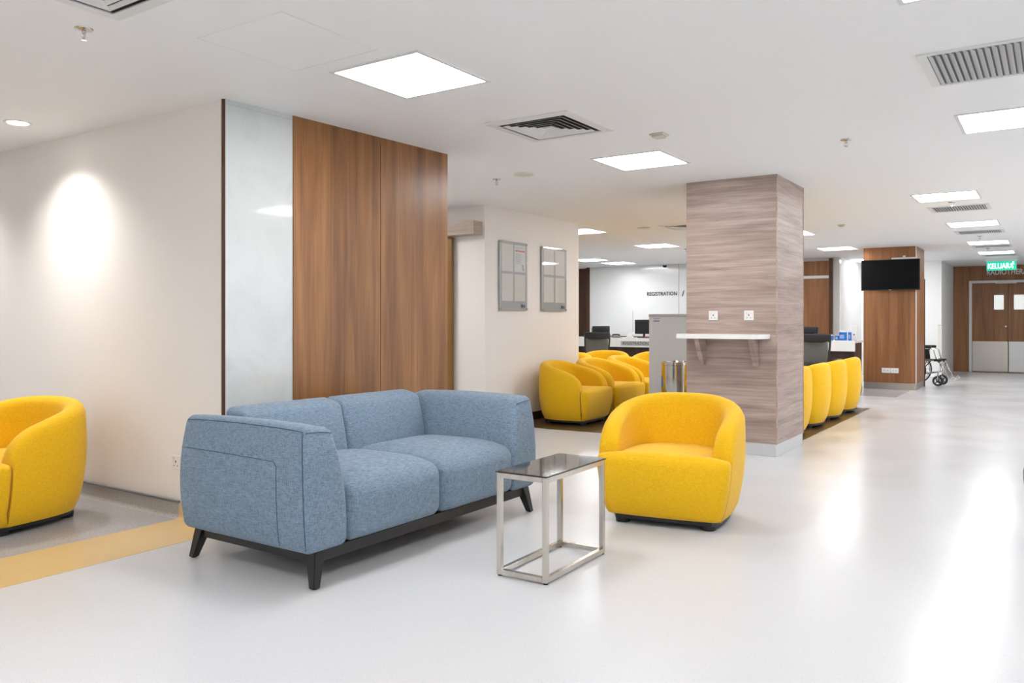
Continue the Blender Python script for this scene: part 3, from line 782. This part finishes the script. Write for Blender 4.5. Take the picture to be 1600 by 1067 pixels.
ringv = [b.verts.new((R_*math.cos(ang0+u/R_), R_*math.sin(ang0+u/R_), z)) for u, z in ctr[:-1]]
mid = [b.verts.new((R_*math.cos(ang0+u*.5/R_), R_*math.sin(ang0+u*.5/R_), .54+(z-.54)*.5)) for u, z in ctr[:-1]]
for k in range(24): b.faces.new((vo, mid[k], mid[(k+1) % 24])); b.faces.new((mid[k], ringv[k], ringv[(k+1) % 24], mid[(k+1) % 24]))
obj('sticker', b, 'blueink', bn, True)

# ------------------------------------------------------------ reception counter (front at Y=14.5)
ct = thing('reception_counter', 'long white-topped registration counter with a dark front, behind the seating bay', 'counter', (-6.0, 14.5, 0))
b = NB(); bx(b, -3.4, 3.19, -.02, .7, .875, .915, .003); bx(b, -3.4, 3.19, -.02, .04, .735, .875, .003); obj('worktop', b, 'stone', ct)
b = NB(); bx(b, -3.35, 3.17, .05, .10, .002, .735); bx(b, 3.10, 3.17, .10, .68, .002, .875); bx(b, -3.35, -3.28, .10, .68, .002, .875); obj('front_panel', b, 'darkpanel', ct)
b = NB(); bx(b, -1.16, -.40, -.026, -.02, .765, .855, .001); sg = obj('sign_plate', b, 'silver', ct)
text('lettering', 'REGISTRATION 2', .085, 'black', TF((-1.12, -.0275, .783), (1, 0, 0), (0, 0, 1)), sg, .002, 0, 'LEFT', 1.0, .95)
# lettering on the registration wall
lt = text('wall_lettering', 'REGISTRATION', .128, 'black', TF((-8.205, 17.992, 1.86), (1, 0, 0), (0, 0, 1)), None, .006, .001, 'LEFT', 1.03, .86)
tag(lt, 'black capital letters reading REGISTRATION on the white back wall', 'sign')
lt = text('wall_slash', '/', .128, 'black', TF((0, 0, 0), (1, 0, 0), (0, 0, 1)))
lt.data.clear_geometry()
b = NB(); T = Matrix.Translation((-7.28, 17.99, 1.90)) @ Matrix.Rotation(math.radians(17), 4, 'Y'); bx(b, -.007, .007, -.006, .006, -.07, .075, 0, T)
b.to_mesh(lt.data); b.free(); lt.name = 'wall_slash'
tag(lt, 'black slash mark after the word REGISTRATION on the white back wall', 'sign')

# desk things
def monitor(x, y, z, rz, lb, w_=.50, h=.32):
    t = thing('monitor', lb, 'monitor', (x, y, z), rz)
    b = NB(); bx(b, -w_/2, w_/2, -.02, .02, .08, .08+h, .006); obj('screen', b, 'black', t)
    b = NB(); bx(b, -.02, .02, .0, .03, .01, .2, .003); obj('stand', b, 'black', t)
    b = NB(); bx(b, -.11, .11, -.07, .09, 0, .012, .004); obj('base', b, 'black', t)
monitor(-6.73, 14.62, .9155, .12, 'black computer monitor on the counter beside the grey cabinet', .36, .28)


ph = thing('desk_telephone', 'dark grey desk telephone lying on the counter right of the left office chair', 'telephone', (-7.32, 14.6, .9155), .3)
b = NB(); bx(b, -.08, .08, -.08, .08, 0, .03, .008); obj('base', b, 'capgrey', ph)
b = NB(); tube(b, [(-.08, -.04, .045), (-.05, -.045, .06), (.05, -.045, .06), (.08, -.04, .045)], .014, 8); obj('handset', b, 'black', ph, True)
tp = thing('tape_dispenser', 'small white dispenser on the counter left of the monitor', 'dispenser', (-7.02, 14.6, .9155), 0)
b = NB(); bx(b, -.07, .07, -.03, .03, 0, .03, .008); obj('base', b, 'plastic', tp)
b = NB(); cyl(b, (-.02, -.015, .05), (-.02, .015, .05), .04, n=20); obj('roll', b, 'plastic', tp, SM)
dl = thing('webcam', 'round white webcam on a stalk in front of the black monitor', 'webcam', (-6.90, 14.50, .9155), 0)
b = NB(); cyl(b, (0, 0, 0), (0, 0, .008), .03, n=18); obj('base', b, 'plastic', dl)
b = NB(); tube(b, [(0, 0, .008), (0, 0, .07)], .004, 8); obj('stalk', b, 'alu', dl)
b = NB(); bmesh.ops.create_uvsphere(b, u_segments=16, v_segments=10, radius=.026, matrix=Matrix.Translation((0, 0, .085))); obj('head', b, 'plastic', dl, True)
st = thing('stapler', 'small black and red stapler at the foot of the monitor', 'stapler', (-6.63, 14.53, .9155), .2)
b = NB(); bx(b, -.05, .05, -.015, .015, 0, .012, .003); obj('base', b, 'black', st)
b = NB(); bx(b, -.05, .045, -.013, .013, .018, .034, .005); obj('arm', b, 'red', st)
b = NB(); bx(b, -.052, -.04, -.012, .012, .0, .03, .003); obj('hinge', b, 'black', st)
# leaflets and box at the right end of the counter
def leaflet(x, y, w_, h, lb, strip=True):
    t = thing('leaflet_stand', lb, 'leaflet stand', (x, y, .9155), .1, 'leaflet stands on the counter')
    b = NB(); bx(b, -w_/2, w_/2, -.015, .015, 0, h*.84, .002); obj('pocket', b, 'blueink', t)
    b = NB(); bx(b, -w_/2+.004, w_/2-.004, 0, .012, h*.84, h, 0); obj('leaflet', b, 'paper', t)
    b = NB()
    for k in range(3): bx(b, -w_/2+.01, w_/2*.3, -.0165, -.0150, h*(.25+.13*k), h*(.25+.13*k)+.007)
    obj('print', b, 'paper', t)
leaflet(-3.22, 14.56, .10, .10, 'low wide blue leaflet stand on the counter behind the right office chair')
leaflet(-3.115, 14.60, .07, .10, 'narrow low blue leaflet stand in the middle of the counter end')
leaflet(-3.01, 14.56, .125, .17, 'tall blue and white leaflet stand on the counter end')
leaflet(-2.91, 14.60, .055, .17, 'slim blue leaflet stand next to the white box')
bo = thing('tissue_box', 'white upright box with a small brown mark at the right end of the counter', 'box', (-2.865, 14.80, .9155), 0)
b = NB(); bx(b, -.055, .04, -.05, .05, 0, .26, .003); obj('carton', b, 'plastic', bo)
b = NB(); cyl(b, (-.008, -.0505, .10), (-.008, -.052, .10), .014, n=14); obj('mark', b, 'ochre', bo)

# office chairs
def office_chair(x, y, rz, lb):
    t = thing('office_chair', lb, 'office chair', (x, y, 0), rz, 'black office chairs')    # back of the chair faces -Y
    b = NB()
    def warp(p): return Vector((p.x*(1-.1*max(0, -p.z)/.3), p.y-.06*(p.x/.24)**2*-1-.03*math.cos(p.z/.3*PI/2), p.z))
    rbox(b, (0, -.22, .98), (.48, .045, .13), .02, warp, 10); obj('backrest_cap', b, 'blackfab', t, True)
    b = NB()
    for s in (-1, 1): tube(b, [(s*.235, -.18, 1.0), (s*.225, -.20, .8), (s*.20, -.22, .56)], .018, 8)
    tube(b, [(-.2, -.22, .57), (0, -.25, .55), (.2, -.22, .57)], .018, 8); tube(b, [(0, -.25, .56), (0, -.2, .44), (0, -.05, .40)], .022, 8)
    obj('backrest_frame', b, 'black', t, True)
    b = NB(); rbox(b, (0, -.222, .75), (.42, .008, .36), .003, None, 8); obj('backrest_mesh', b, 'smokemesh', t, True)
    b = NB(); rbox(b, (0, .03, .45), (.48, .47, .08), .035, None, 10); obj('seat', b, 'blackfab', t, True)
    for s in (-1, 1):
        b = NB(); tube(b, [(s*.20, .0, .41), (s*.29, .0, .43), (s*.29, .0, .62)], .014, 8); bx(b, s*.29-.035, s*.29+.035, -.12, .14, .62, .65, .01); obj('armrest', b, 'black', t, SM)
    b = NB(); cyl(b, (0, 0, .10), (0, 0, .42), .026, .02); obj('gas_column', b, 'chrome', t, SM)
    for k in range(5):
        a = 2*PI*k/5+.3; c, s = math.cos(a), math.sin(a)
        b = NB(); tube(b, [(0, 0, .11), (c*.15, s*.15, .10), (c*.30, s*.30, .075)], .018, 8); lg = obj('base_leg', b, 'black', t, True)
        b = NB(); cyl(b, (c*.30-s*.02, s*.30+c*.02, .0315), (c*.30+s*.02, s*.30-c*.02, .0315), .029, n=16); obj('caster', b, 'black', lg, SM)
office_chair(-7.13, 13.50, .3, 'black mesh-back office chair in front of the counter, left of the monitor')
office_chair(-3.14, 13.45, -.1, 'black mesh-back office chair in front of the counter, right of the grey pillar')
office_chair(-8.67, 16.2, 1.25, 'black office chair behind the counter, its headrest above the left front chair')
office_chair(-4.06, 16.4, 0, 'black office chair behind the counter, above the right front chair')
for t_ in bpy.data.objects:
    if t_.name.startswith('office_chair') and t_.location.y > 15: t_.scale = (1.09, 1.09, 1.09)
M_ = None

# ------------------------------------------------------------ TV on the far pillar
tv = thing('television', 'wide black flat television mounted high on the walnut pillar', 'television', (-2.50, 16.1, 2.08))
T = Matrix.Rotation(math.radians(3), 4, 'Z')
b = NB(); bx(b, -.485, .485, -.16, -.115, -.275, .285, .004, T); obj('casing', b, 'black', tv)
b = NB(); bx(b, -.472, .472, -.162, -.1605, -.255, .272, 0, T); obj('screen', b, 'screen', tv)
b = NB(); bx(b, -.15, .15, -.115, 0, -.15, .15, .003, T); obj('wall_mount', b, 'black', tv)
b = NB(); bx(b, -.02, .02, -.165, -.16, -.272, -.262, 0, T); obj('badge', b, 'silver', tv)
tr = thing('cable_duct', 'short white duct running just above the television', 'duct', (-2.27, 16.1, 2.385))
b = NB(); bx(b, -.22, .17, -.03, 0, -.012, .018, .003); obj('channel', b, 'plastic', tr)
b = NB(); bx(b, -.03, .01, -.035, 0, .018, .05, .003); obj('junction_box', b, 'plastic', tr)

# ------------------------------------------------------------ double door at the corridor end
b = NB(); bx(b, -1.775, -1.715, 22.74, 22.80, 0, 2.235); bx(b, .125, .185, 22.74, 22.80, 0, 2.235); bx(b, -1.715, .125, 22.74, 22.80, 2.175, 2.235); fr = struct('trim_10', b, 'plastic')
def leaf(name, x0, x1, hs, kick):
    t = bpy.data.objects.new(name, None); C.objects.link(t); t.location = ((x0+x1)/2, 22.8, 0); t['kind'] = 'structure'
    a = (x1-x0)/2
    wx = .20 if hs > 0 else -.32
    vx0, vx1 = (a-.295, a-.09) if hs > 0 else (-a+.11, -a+.315)
    b = NB()
    bx(b, -a, vx0, 0, .045, .76, 2.17); bx(b, vx1, a, 0, .045, .76, 2.17); bx(b, vx0, vx1, 0, .045, .76, 1.525); bx(b, vx0, vx1, 0, .045, 1.88, 2.17)
    bx(b, -a, a, 0.004, .045, .01, .76); obj('door_panel', b, 'walnut2', t)
    b = NB(); bx(b, vx0, vx1, .015, .03, 1.525, 1.88); obj('vision_pane', b, 'paneglow', t)
    b = NB(); bx(b, -a+.006, a-.006, -.003, .004, .02, .755, .001); obj('kick_plate', b, kick, t)
    if hs < 0: return
    hxp = a-.05
    b = NB(); cyl(b, (hxp, .0, 1.12), (hxp, -.05, 1.12), .024, n=16); tube(b, [(hxp, -.05, 1.12), (hxp-hs*.15, -.05, 1.115)], .011, 8); obj('door_handle', b, 'chrome', t, SM)
leaf('door_1', -1.712, -.955, 1, 'kick'); leaf('door_2', -.948, .122, -1, 'alu')
b = NB(); bx(b, -1.22, -.78, 22.72, 22.80, 2.155, 2.175, .003); dc = obj('door_closer', b, 'alu'); tag(dc, 'slim metal closer bar on top of the wooden double door', 'door closer')
lt = text('wall_lettering', 'RADIOTHERAPY', .180, 'plastic', TF((-1.405, 22.785, 2.375), (1, 0, 0), (0, 0, 1)), None, .02, .004, 'LEFT', 1.02, .745)
tag(lt, 'white capital letters reading RADIOTHERAPY above the wooden double door', 'sign')
ex = thing('exit_sign', 'hanging green lit exit sign reading KELUAR at the far end of the corridor', 'exit sign', (-.97, 20.2, CEIL), 0)
b = NB(); bx(b, -.30, .30, -.04, .04, -.065, 0, .004); obj('housing', b, 'kiosk', ex)
b = NB(); bx(b, -.275, .275, -.006, .006, -.265, -.065, .001); pl = obj('sign_panel', b, 'exit', ex)
text('lettering', 'KELUAR', .155, 'exitwhite', TF((-.255, -.008, -.22), (1, 0, 0), (0, 0, 1)), pl, .003, .003, 'LEFT', 1.0, .72)
b = NB()   # running figure pictogram
bmesh.ops.create_uvsphere(b, u_segments=12, v_segments=8, radius=.016, matrix=Matrix.Translation((.215, -.009, -.098)) @ Matrix.Diagonal((1, .2, 1, 1)))
for p in ([(.205, -.009, -.12), (.19, -.009, -.165)], [(.19, -.009, -.165), (.215, -.009, -.19), (.20, -.009, -.225)], [(.19, -.009, -.165), (.17, -.009, -.20), (.15, -.009, -.20)], [(.205, -.009, -.125), (.235, -.009, -.14)], [(.205, -.009, -.125), (.175, -.009, -.13), (.165, -.009, -.15)]):
    tube(b, p, .008, 6)
obj('running_figure', b, 'exitwhite', pl)
# corner guard where the corridor wall steps back
cg = thing('corner_guard', 'cream plastic corner guard on the white wall above the wheelchair', 'corner guard', (-2.12, 20.3, .35))
b = NB(); bx(b, -.07, .004, -.006, 0, 0, .80, .002); bx(b, -.001, .006, -.006, .07, 0, .80, .002); obj('cover', b, 'page', cg)
b = NB(); bx(b, -.074, .008, -.010, 0, -.02, 0, .002); bx(b, -.074, .008, -.010, 0, .80, .82, .002); obj('end_cap', b, 'creamplastic', cg)

# ------------------------------------------------------------ wheelchair (faces +X)
wc = thing('wheelchair', 'folding wheelchair with chrome frame and black armrests parked beside the TV pillar', 'wheelchair', (-2.10, 17.60, 0), math.radians(-4))
def torus(bm, c, R_, r, n=36, k=8):
    tube(bm, [(c[0]+R_*math.cos(2*PI*i/n), c[1], c[2]+R_*math.sin(2*PI*i/n)) for i in range(n)], r, k, True)
for s in (-1, 1):
    y = s*.27
    b = NB(); torus(b, (-.25, y, .30), .285, .014); wh = obj('rear_wheel', b, 'black', wc, True)
    b = NB()
    for k in range(10):
        a = 2*PI*k/10; tube(b, [(-.25, y, .30), (-.25+.28*math.cos(a), y, .30+.28*math.sin(a))], .0025, 5)
    cyl(b, (-.25, y-.03, .3), (-.25, y+.03, .3), .025); obj('spokes', b, 'chrome', wh)
    b = NB(); torus(b, (-.25, y+s*.035, .30), .25, .007); obj('push_rim', b, 'chrome', wh, True)
    y = s*.22
    b = NB(); torus(b, (.24, y, .10), .078, .021, 28); cyl(b, (.24, y-.016, .1), (.24, y+.016, .1), .03, n=18)
    for k in range(4):
        a = PI/4+PI/2*k; tube(b, [(.24, y, .1), (.24+.07*math.cos(a), y, .1+.07*math.sin(a))], .010, 6)
    obj('caster_wheel', b, 'black', wc, True)
    b = NB(); tube(b, [(.24, y-.03, .10), (.24, y-.03, .19), (.24, y+.03, .19), (.24, y+.03, .10)], .007, 6); tube(b, [(.24, y, .19), (.25, y, .30)], .014, 8); obj('caster_fork', b, 'chrome', wc, True)
    y = s*.235
    b = NB()
    tube(b, [(-.26, y, .94), (-.20, y, .92), (-.18, y, .50), (-.17, y, .28)], .011, 8)      # back post
    tube(b, [(-.18, y, .49), (.22, y, .49), (.28, y, .47), (.29, y, .28), (.10, y, .24), (-.17, y, .24)], .011, 8)
    tube(b, [(-.18, y, .73), (.10, y, .73), (.17, y, .69), (.22, y, .50)], .009, 8)
    tube(b, [(.0, y, .73), (.02, y, .50)], .008, 8)
    obj('side_frame', b, 'chrome', wc, True)
    b = NB(); bx(b, -.14, .13, y-.032, y+.032, .725, .775, .014); obj('armrest', b, 'black', wc, SM)
    b = NB(); bx(b, -.16, .02, y-.004, y+.004, .50, .70, .003); obj('side_panel', b, 'blackfab', wc)
    b = NB(); bx(b, .17, .31, y-.03, y+.03, .475, .515, .012); obj('front_pad', b, 'black', wc, SM)
    b = NB(); tube(b, [(.24, y, .47), (.30, y, .44), (.43, y, .15), (.45, y, .12)], .011, 8); tube(b, [(.29, y, .43), (.37, y+.0, .25)], .016, 8); lr = obj('leg_rest', b, 'chrome', wc, True)
    T = Matrix.Translation((.49, y-s*.08, .125)) @ Matrix.Rotation(math.radians(-28), 4, 'Y')
    b = NB(); bx(b, -.07, .07, -.075, .075, -.006, .006, .003, T); tube(b, [(.44, y, .12), (.51, y, .19), (.55, y-s*.05, .15)], .006, 6); obj('foot_plate', b, 'alu', lr)
    b = NB(); tube(b, [(-.26, y, .94), (-.36, y, .94)], .016, 8); obj('push_handle', b, 'black', wc)
b = NB(); bx(b, -.17, .24, -.22, .22, .485, .505, .006); obj('seat', b, 'blackfab', wc)
b = NB(); bx(b, -.205, -.185, -.22, .22, .52, .90, .006); obj('backrest', b, 'blackfab', wc)
b = NB(); tube(b, [(-.10, -.235, .24), (-.02, 0, .36), (.05, .235, .48)], .010, 8); tube(b, [(-.10, .235, .24), (-.04, 0, .36), (.05, -.235, .48)], .010, 8); obj('cross_brace', b, 'chrome', wc, True)
